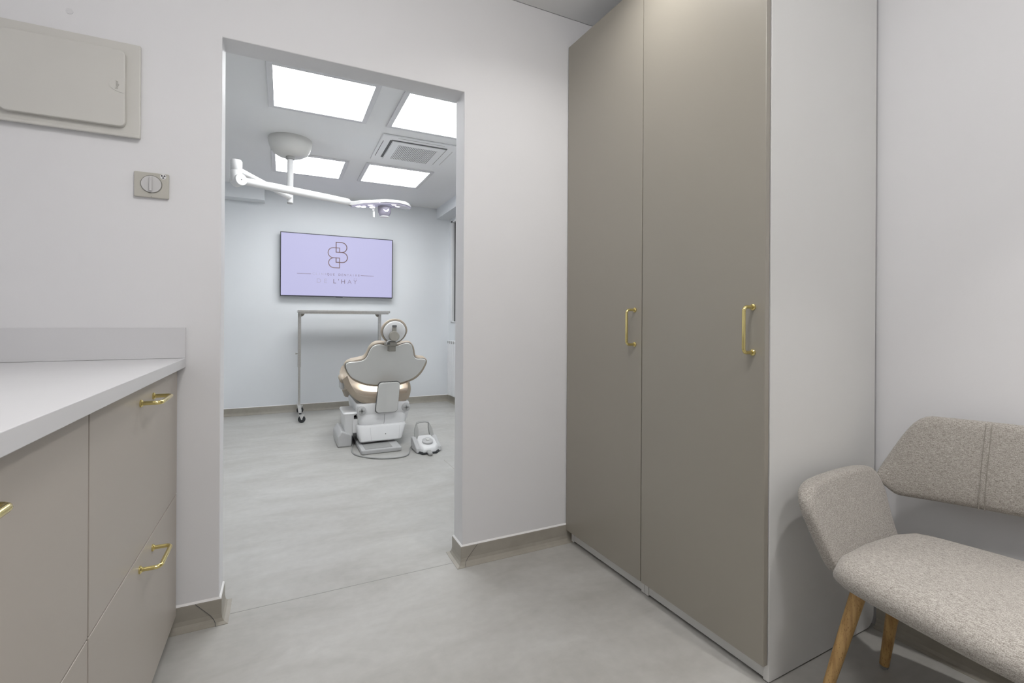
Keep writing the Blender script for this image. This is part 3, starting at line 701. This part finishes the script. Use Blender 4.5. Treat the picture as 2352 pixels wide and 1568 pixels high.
lo.location = p_from - Vector(ORG[hd.name]); lo.rotation_euler = (p_to - p_from).to_track_quat('-Z', 'Y').to_euler()

# ------------------------------------------------------------------ dental chair
t = thing('dental_chair', 'tan and white dental treatment chair seen from behind', 'dental chair', (0.75, 4.3, 0))
SL = 0.5
def on_back(y0):
    return lambda a, b, d: (a, y0 - SL*(b - 0.52) + d, b + SL*0.8*d)
outer = [(0.762,0.876),(0.702,0.881),(0.661,0.868),(0.631,0.833),(0.614,0.785),(0.591,0.754),(0.546,0.742),(0.489,0.730),(0.454,0.709),(0.447,0.682),(0.467,0.631),(0.499,0.584),(0.543,0.549),(0.623,0.513),(0.685,0.499),(0.725,0.494),(0.82,0.491),(0.910,0.496),(0.982,0.517),(1.053,0.549),(1.102,0.603),(1.130,0.671),(1.134,0.709),(1.107,0.734),(1.045,0.745),(1.024,0.765),(1.005,0.826),(0.984,0.858),(0.955,0.877),(0.902,0.873),(0.850,0.863)]
inner = [(0.758,0.846),(0.710,0.856),(0.665,0.845),(0.638,0.813),(0.618,0.756),(0.592,0.726),(0.543,0.714),(0.482,0.711),(0.456,0.690),(0.470,0.640),(0.502,0.590),(0.541,0.561),(0.616,0.525),(0.677,0.510),(0.717,0.505),(0.81,0.503),(0.900,0.509),(0.971,0.528),(1.036,0.560),(1.085,0.616),(1.113,0.684),(1.113,0.711),(1.089,0.721),(1.033,0.725),(1.004,0.754),(0.981,0.828),(0.965,0.852),(0.938,0.864),(0.895,0.856),(0.845,0.838)]
o4 = catmull(outer, 3); i4 = catmull(inner, 3)
cxo = 0.79; czo = 0.68
fb = on_back(4.16)
rings = []
for d, kk in ((-0.026, 0.975), (-0.022, 0.99), (-0.008, 1.0), (0.012, 0.998), (0.028, 0.975), (0.036, 0.93)):
    rings.append([fb(cxo + (a-cxo)*kk, czo + (b-czo)*kk, d) for a, b in o4])
mk('back_cushion', MB().loft(rings), 'tan', t, smooth=True)
fs = on_back(4.118)
rings = []
for d, kk in ((0.014, 0.99), (0.004, 1.0), (0.0, 0.998), (-0.004, 0.985)):
    rings.append([fs(cxo + (a-cxo)*kk, czo + (b-czo)*kk, d) for a, b in i4])
bs = mk('back_shell', MB().loft(rings), 'shell', t, smooth='auto')
fe = on_back(4.121)
mk('shell_gasket', MB().tube([fe(cxo+(a-cxo)*1.004, czo+(b-czo)*1.004, 0.008) for a, b in i4] + [fe(cxo+(i4[0][0]-cxo)*1.004, czo+(i4[0][1]-czo)*1.004, 0.008)], 0.0035, 6), 'darkseam', bs)
# back support post
pp = rrect(0.703, 0.889, 0.276, 0.536, 0.028, 5)
pp = [(a + (0.012 if b > 0.45 and a < 0.8 else 0.0) - (0.006 if b < 0.32 and a > 0.8 else 0.0), b) for a, b in pp]
mk('back_post', MB().prism(pp, lambda a, b, d: (a, d - 0.25*(b-0.30), b), 4.055, 4.092), 'shell', t, bevel=0.006, seg=3)
mk('post_gasket', MB().prism([(a*1.0 + (a-0.79)*0.05, b + (b-0.40)*0.045) for a, b in pp if True], lambda a, b, d: (a, d - 0.25*(b-0.30), b), 4.078, 4.090), 'darkseam', t)
# seat cushion: rises from a low rounded rear edge
prof_x = [(0.445,0.560),(0.468,0.500),(0.510,0.430),(0.565,0.378),(0.625,0.350),(0.725,0.343),(0.82,0.340),(0.90,0.340),(0.965,0.352),(1.000,0.385),(1.015,0.447),(1.008,0.500)]
px = catmull(prof_x, 3, closed=False)
rings = []
def seat_row(y, dz_low, zt, squeeze):
    bot = [(0.76 + (a-0.76)*squeeze, y, b + dz_low) for a, b in px]
    top = [(0.76 + (a-0.76)*squeeze*0.985, y, max(b + dz_low + 0.004, zt + 0.10*((a-0.74)/0.28)**2*(1 if a < 0.76 else 0.3))) for a, b in px[::-1]]
    return bot + top
for y, dz, zt, sq in ((4.125, 0.030, 0.385, 0.90), (4.128, 0.010, 0.40, 0.97), (4.14, 0.0, 0.408, 1.0), (4.18, 0.0, 0.425, 1.0), (4.25, 0.004, 0.445, 1.0), (4.35, 0.01, 0.465, 1.0), (4.48, 0.03, 0.475, 0.97), (4.62, 0.06, 0.475, 0.88), (4.75, 0.075, 0.47, 0.74), (4.80, 0.085, 0.46, 0.66)):
    rings.append(seat_row(y, dz, zt, sq))
mk('seat_cushion', MB().loft(rings), 'tan', t, smooth='auto')
lg = [(0.55, 4.78), (0.97, 4.78), (0.96, 5.10), (0.92, 5.26), (0.76, 5.30), (0.60, 5.26), (0.56, 5.10)]
mk('leg_cushion', MB().prism(catmull(lg, 3), lambda a, b, d: (a, b, d - 0.28*(b-4.75)), 0.38, 0.45), 'tan', t, bevel=0.02, seg=3)
mk('leg_support', MB().box(0.66, 0.86, 4.55, 5.0, 0.255, 0.33), 'whiteplastic', t, bevel=0.02, seg=3)
ar = mk('seat_side_bolster', MB().tube([(0.452, 4.22, 0.545), (0.458, 4.35, 0.560), (0.470, 4.48, 0.552)], [0.022, 0.028, 0.022], 16), 'tan', t, smooth=True)
mk('bolster_support', MB().box(0.442, 0.470, 4.24, 4.40, 0.465, 0.55), 'palegrey', t, bevel=0.006)
# upper housing
def ring_rr(x0, x1, y0, y1, z, r): return [(a, b, z) for a, b in rrect(x0, x1, y0, y1, r, 5)]
mk('seat_frame', MB().loft([ring_rr(0.575, 0.985, 4.11, 4.70, 0.20, 0.05), ring_rr(0.558, 0.998, 4.098, 4.72, 0.27, 0.05), ring_rr(0.552, 1.000, 4.095, 4.72, 0.335, 0.05), ring_rr(0.56, 0.992, 4.105, 4.71, 0.352, 0.05)]), 'whiteplastic', t, smooth='auto')
mk('upper_housing', MB().loft([ring_rr(0.60, 0.955, 4.10, 4.62, 0.155, 0.05), ring_rr(0.572, 0.968, 4.088, 4.65, 0.185, 0.055), ring_rr(0.565, 0.975, 4.092, 4.66, 0.245, 0.055), ring_rr(0.568, 0.972, 4.10, 4.66, 0.262, 0.055)]), 'whiteplastic', t, smooth='auto')
mk('housing_seam', MB().tube([(0.779, 4.0915, 0.26), (0.774, 4.087, 0.19), (0.770, 4.0995, 0.155)], 0.0012, 6), 'darkseam', t)
for x, z in ((0.592, 0.298), (0.962, 0.304)):
    pv = mk('pivot_cap', MB().lathe([(0.0, 0.016), (0.026, 0.016), (0.036, 0.011), (0.038, 0.0), (0.0, 0.0)], (x, 4.098, z), (0, -1, 0), 28), 'palegrey', t, smooth='auto')
    mk('pivot_cross', MB().box(x-0.022, x+0.022, 4.078, 4.084, z-0.006, z+0.006).box(x-0.006, x+0.006, 4.0775, 4.0835, z-0.022, z+0.022), 'greyplastic', pv, bevel=0.002)
    mk('pivot_centre', MB().lathe([(0.0, 0.0), (0.009, 0.0), (0.009, 0.003), (0.0, 0.003)], (x, 4.0785, z), (0, -1, 0), 16), 'darkseam', pv)
# lower housing: tapers down to the base
def ring_low(x0, x1, y0, y1, z, r): return ring_rr(x0, x1, y0, y1, z, r)
mk('lower_housing', MB().loft([ring_low(0.572, 0.905, 4.02, 4.50, 0.052, 0.03), ring_low(0.566, 0.915, 4.012, 4.52, 0.062, 0.035), ring_low(0.552, 0.955, 4.04, 4.56, 0.165, 0.04), ring_low(0.556, 0.951, 4.05, 4.55, 0.178, 0.04)]), 'whiteplastic', t, smooth='auto')
for xa, xb in ((0.658, 0.653), (0.884, 0.897)):
    mk('housing_seam', MB().tube([(xa, 4.0122, 0.064), (xb, 4.0395, 0.164)], 0.0011, 6), 'palegrey', t)
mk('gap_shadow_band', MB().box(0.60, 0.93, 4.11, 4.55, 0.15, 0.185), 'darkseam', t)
mk('screw', MB().lathe([(0.0, 0.0), (0.0045, 0.0), (0.004, 0.0012), (0.0, 0.0014)], (0.775, 4.0235, 0.106), (0, -1, -0.25), 12), 'darkseam', t)
mk('base_plate', MB().prism(rrect(0.556, 0.868, 3.832, 4.62, 0.012, 3), XY, 0.002, 0.034), 'palegrey', t, bevel=0.006)
mk('base_shadow', MB().box(0.588, 0.80, 3.862, 4.30, 0.033, 0.037), 'greyplastic', t, bevel=0.003)  # darker sheet paints the shadow on top of the base plate
mk('base_lift', MB().box(0.62, 0.85, 4.12, 4.50, 0.034, 0.08), 'darkseam', t)
# side service column on the left
mk('side_column', MB().loft([ring_rr(0.470, 0.535, 4.16, 4.44, 0.085, 0.015), ring_rr(0.462, 0.540, 4.15, 4.46, 0.25, 0.015), ring_rr(0.452, 0.580, 4.14, 4.47, 0.272, 0.02), ring_rr(0.458, 0.578, 4.15, 4.46, 0.284, 0.02)]), 'whiteplastic', t, smooth='auto')
mk('column_recess', MB().box(0.524, 0.566, 4.165, 4.42, 0.075, 0.232), 'darkseam', t)
mk('column_panel', MB().box(0.530, 0.572, 4.155, 4.40, 0.105, 0.222), 'whiteplastic', t, bevel=0.004)
mk('foot_box', MB().prism([(0.409, 0.0), (0.520, 0.0), (0.522, 0.096), (0.440, 0.134), (0.408, 0.088)], XZ, 4.14, 4.52), 'palegrey', t, bevel=0.012, seg=3)
# headrest
hc = (0.816, 0.964)
egg = []
for i in range(40):
    a = 2*PI*i/40; rx = 0.107 - 0.012*max(0, -math.sin(a)); egg.append((hc[0] + rx*math.cos(a), hc[1] + 0.104*math.sin(a)))
fh = lambda a, b, d: (a, 3.915 - 0.30*(b-0.96) + d, b)
rings = []
for d, kk in ((-0.030, 0.93), (-0.028, 0.965), (-0.015, 1.0), (0.005, 1.0), (0.025, 0.96), (0.038, 0.85)):
    rings.append([fh(hc[0] + (a-hc[0])*kk, hc[1] + (b-hc[1])*kk, d) for a, b in egg])
mk('headrest_cushion', MB().loft(rings), 'tan', t, smooth='auto')
rings = []
for d, kk in ((-0.026, 0.855), (-0.034, 0.85), (-0.044, 0.78), (-0.049, 0.62), (-0.050, 0.3)):
    rings.append([fh(hc[0]-0.002 + (a-hc[0])*kk, hc[1]-0.004 + (b-hc[1])*kk, d) for a, b in egg])
hs = mk('headrest_shell', MB().loft(rings), 'whiteplastic', t, smooth='auto')
mk('shell_gasket', MB().tube([fh(hc[0]-0.002 + (a-hc[0])*0.86, hc[1]-0.004 + (b-hc[1])*0.86, -0.0295) for a, b in egg + egg[:1]], 0.0028, 6), 'darkseam', hs)
mk('headrest_bar', MB().box(0.791, 0.825, 3.852, 3.866, 0.93, 1.002), 'metalgrey', t, bevel=0.004)
mk('bar_top', MB().box(0.790, 0.826, 3.848, 3.860, 0.998, 1.016), 'darkseam', t, bevel=0.002)
mk('headrest_knob', MB().lathe([(0.0, 0.024), (0.036, 0.024), (0.041, 0.019), (0.042, 0.0), (0.0, 0.0)], (0.806, 3.862, 0.924), (0, -1, 0.1), 32), 'metalgrey', t, smooth='auto')
mk('headrest_yoke', MB().prism(rrect(0.738, 0.832, 0.846, 0.880, 0.012, 4), XZ, 3.868, 3.925), 'metalgrey', t, bevel=0.004)
mk('yoke_lever', MB().tube([(0.745, 3.86, 0.862), (0.752, 3.855, 0.885), (0.778, 3.85, 0.892), (0.80, 3.852, 0.888)], 0.0055, 8), 'palegrey', t, smooth=True)
mk('yoke_gap', MB().box(0.752, 0.775, 3.863, 3.872, 0.858, 0.876), 'darkseam', t)
mk('headrest_stem', MB().box(0.775, 0.83, 3.90, 3.99, 0.80, 0.86), 'metalgrey', t, bevel=0.004)

# control cord, plugged into the chair and lying on the floor
cp = catmull([(0.560, 4.45, 0.03), (0.548, 4.28, 0.008), (0.512, 4.06, 0.006), (0.505, 3.89, 0.006), (0.565, 3.762, 0.006), (0.674, 3.668, 0.006), (0.795, 3.640, 0.006), (0.867, 3.668, 0.006), (0.910, 3.755, 0.006), (0.930, 3.83, 0.012), (0.953, 3.85, 0.03)], 5, closed=False)
mk('control_cord', MB().tube(cp, 0.0055, 8), 'greyplastic', t, smooth=True)

# ------------------------------------------------------------------ foot control
t = thing('foot_control', 'white and grey foot control with carrying handle on the clinic floor', 'foot pedal', (1.04, 3.74, 0))
def ring_p(pts, z): return [(a, b, z) for a, b in pts]
base = [(0.962, 3.70), (0.985, 3.640), (1.105, 3.640), (1.150, 3.70), (1.160, 3.80), (1.14, 3.88), (0.98, 3.88), (0.955, 3.80)]
def shrink(p, k): return [(1.055 + (a-1.055)*k, 3.76 + (b-3.76)*k) for a, b in p]
mk('base', MB().loft([ring_p(shrink(base, 0.96), 0.002), ring_p(shrink(base, 0.97), 0.006), ring_p(shrink(base, 0.96), 0.012), ring_p(shrink(base, 0.90), 0.018)]), 'rubber', t, smooth='auto')
body = [(0.978, 3.70), (0.998, 3.650), (1.095, 3.650), (1.132, 3.70), (1.135, 3.80), (1.115, 3.87), (1.0, 3.87), (0.975, 3.80)]
def tilt(p, z0, z1): return [(a, b, z0 + (z1-z0)*(b-3.65)/0.22) for a, b in p]
mk('housing', MB().loft([tilt(body, 0.014, 0.020), tilt(shrink(body, 0.99), 0.03, 0.06), tilt(shrink(body, 0.88), 0.042, 0.105), tilt(shrink(body, 0.82), 0.045, 0.11)]), 'whiteplastic', t, smooth='auto')
for xa, xb in ((0.952, 0.985), (1.120, 1.158)):
    mk('side_wing', MB().prism([(3.69, 0.006), (3.89, 0.006), (3.885, 0.095), (3.84, 0.10), (3.70, 0.04)], YZ, xa, xb), 'palegrey', t, bevel=0.008, seg=3)
dn = Vector((0, -0.30, 1)).normalized(); dc = Vector((1.055, 3.745, 0.075))
mk('dial', MB().lathe([(0.0, -0.004), (0.044, -0.004), (0.044, 0.012), (0.038, 0.017), (0.0, 0.018)], dc, dn, 32), 'palegrey', t, smooth='auto')
mk('dial_button', MB().lathe([(0.0, 0.016), (0.016, 0.016), (0.015, 0.026), (0.0, 0.028)], dc, dn, 20), 'shell', t, smooth='auto')
mk('pedal_tab', MB().prism(rrect(1.022, 1.056, 3.585, 3.66, 0.014, 4), lambda a, b, d: (a, b, d + 0.15*(b-3.585)), 0.006, 0.022), 'greyplastic', t, bevel=0.004)
hp = [(0.992, 3.86, 0.085), (0.998, 3.885, 0.15), (1.006, 3.905, 0.198), (1.03, 3.912, 0.205), (1.075, 3.912, 0.205), (1.105, 3.905, 0.198), (1.115, 3.885, 0.15), (1.122, 3.86, 0.085)]
hr = []
for i, p in enumerate(hp):
    a = Vector(p); sw = 0.011 if i not in (2, 5) else 0.010
    flat = 3 <= i <= 4
    if flat or i in (2, 5): hr.append([(a.x, a.y-0.022, a.z-0.006), (a.x, a.y+0.012, a.z-0.004), (a.x, a.y+0.012, a.z+0.006), (a.x, a.y-0.022, a.z+0.003)])
    else:
        g = 0.016 if i < 3 else -0.016
        hr.append([(a.x+g, a.y-0.02, a.z), (a.x+g, a.y+0.012, a.z), (a.x-g, a.y+0.012, a.z), (a.x-g, a.y-0.02, a.z)])
mk('handle', MB().loft(hr), mat('handle_grey', (0.40, 0.40, 0.385), 0.45, noise=0.02, scale=30), t, bevel=0.003)
# ------------------------------------------------------------------ grey round sided bin behind the right jamb
gx, gy = 1.19, 2.98
b = mk('waste_bin', MB().lathe([(0.0, 0.002), (0.100, 0.002), (0.125, 0.03), (0.143, 0.10), (0.147, 0.17), (0.140, 0.26), (0.125, 0.32), (0.118, 0.325), (0.113, 0.315), (0.132, 0.17), (0.10, 0.02), (0.0, 0.018)], (gx, gy, 0), n=48), mat('blue_grey_plastic', (0.20, 0.215, 0.24), 0.4, noise=0.03, scale=20), smooth='auto', org=(gx, gy, 0))
tag(b, 'rounded blue grey object almost hidden behind the right door jamb', 'bin')
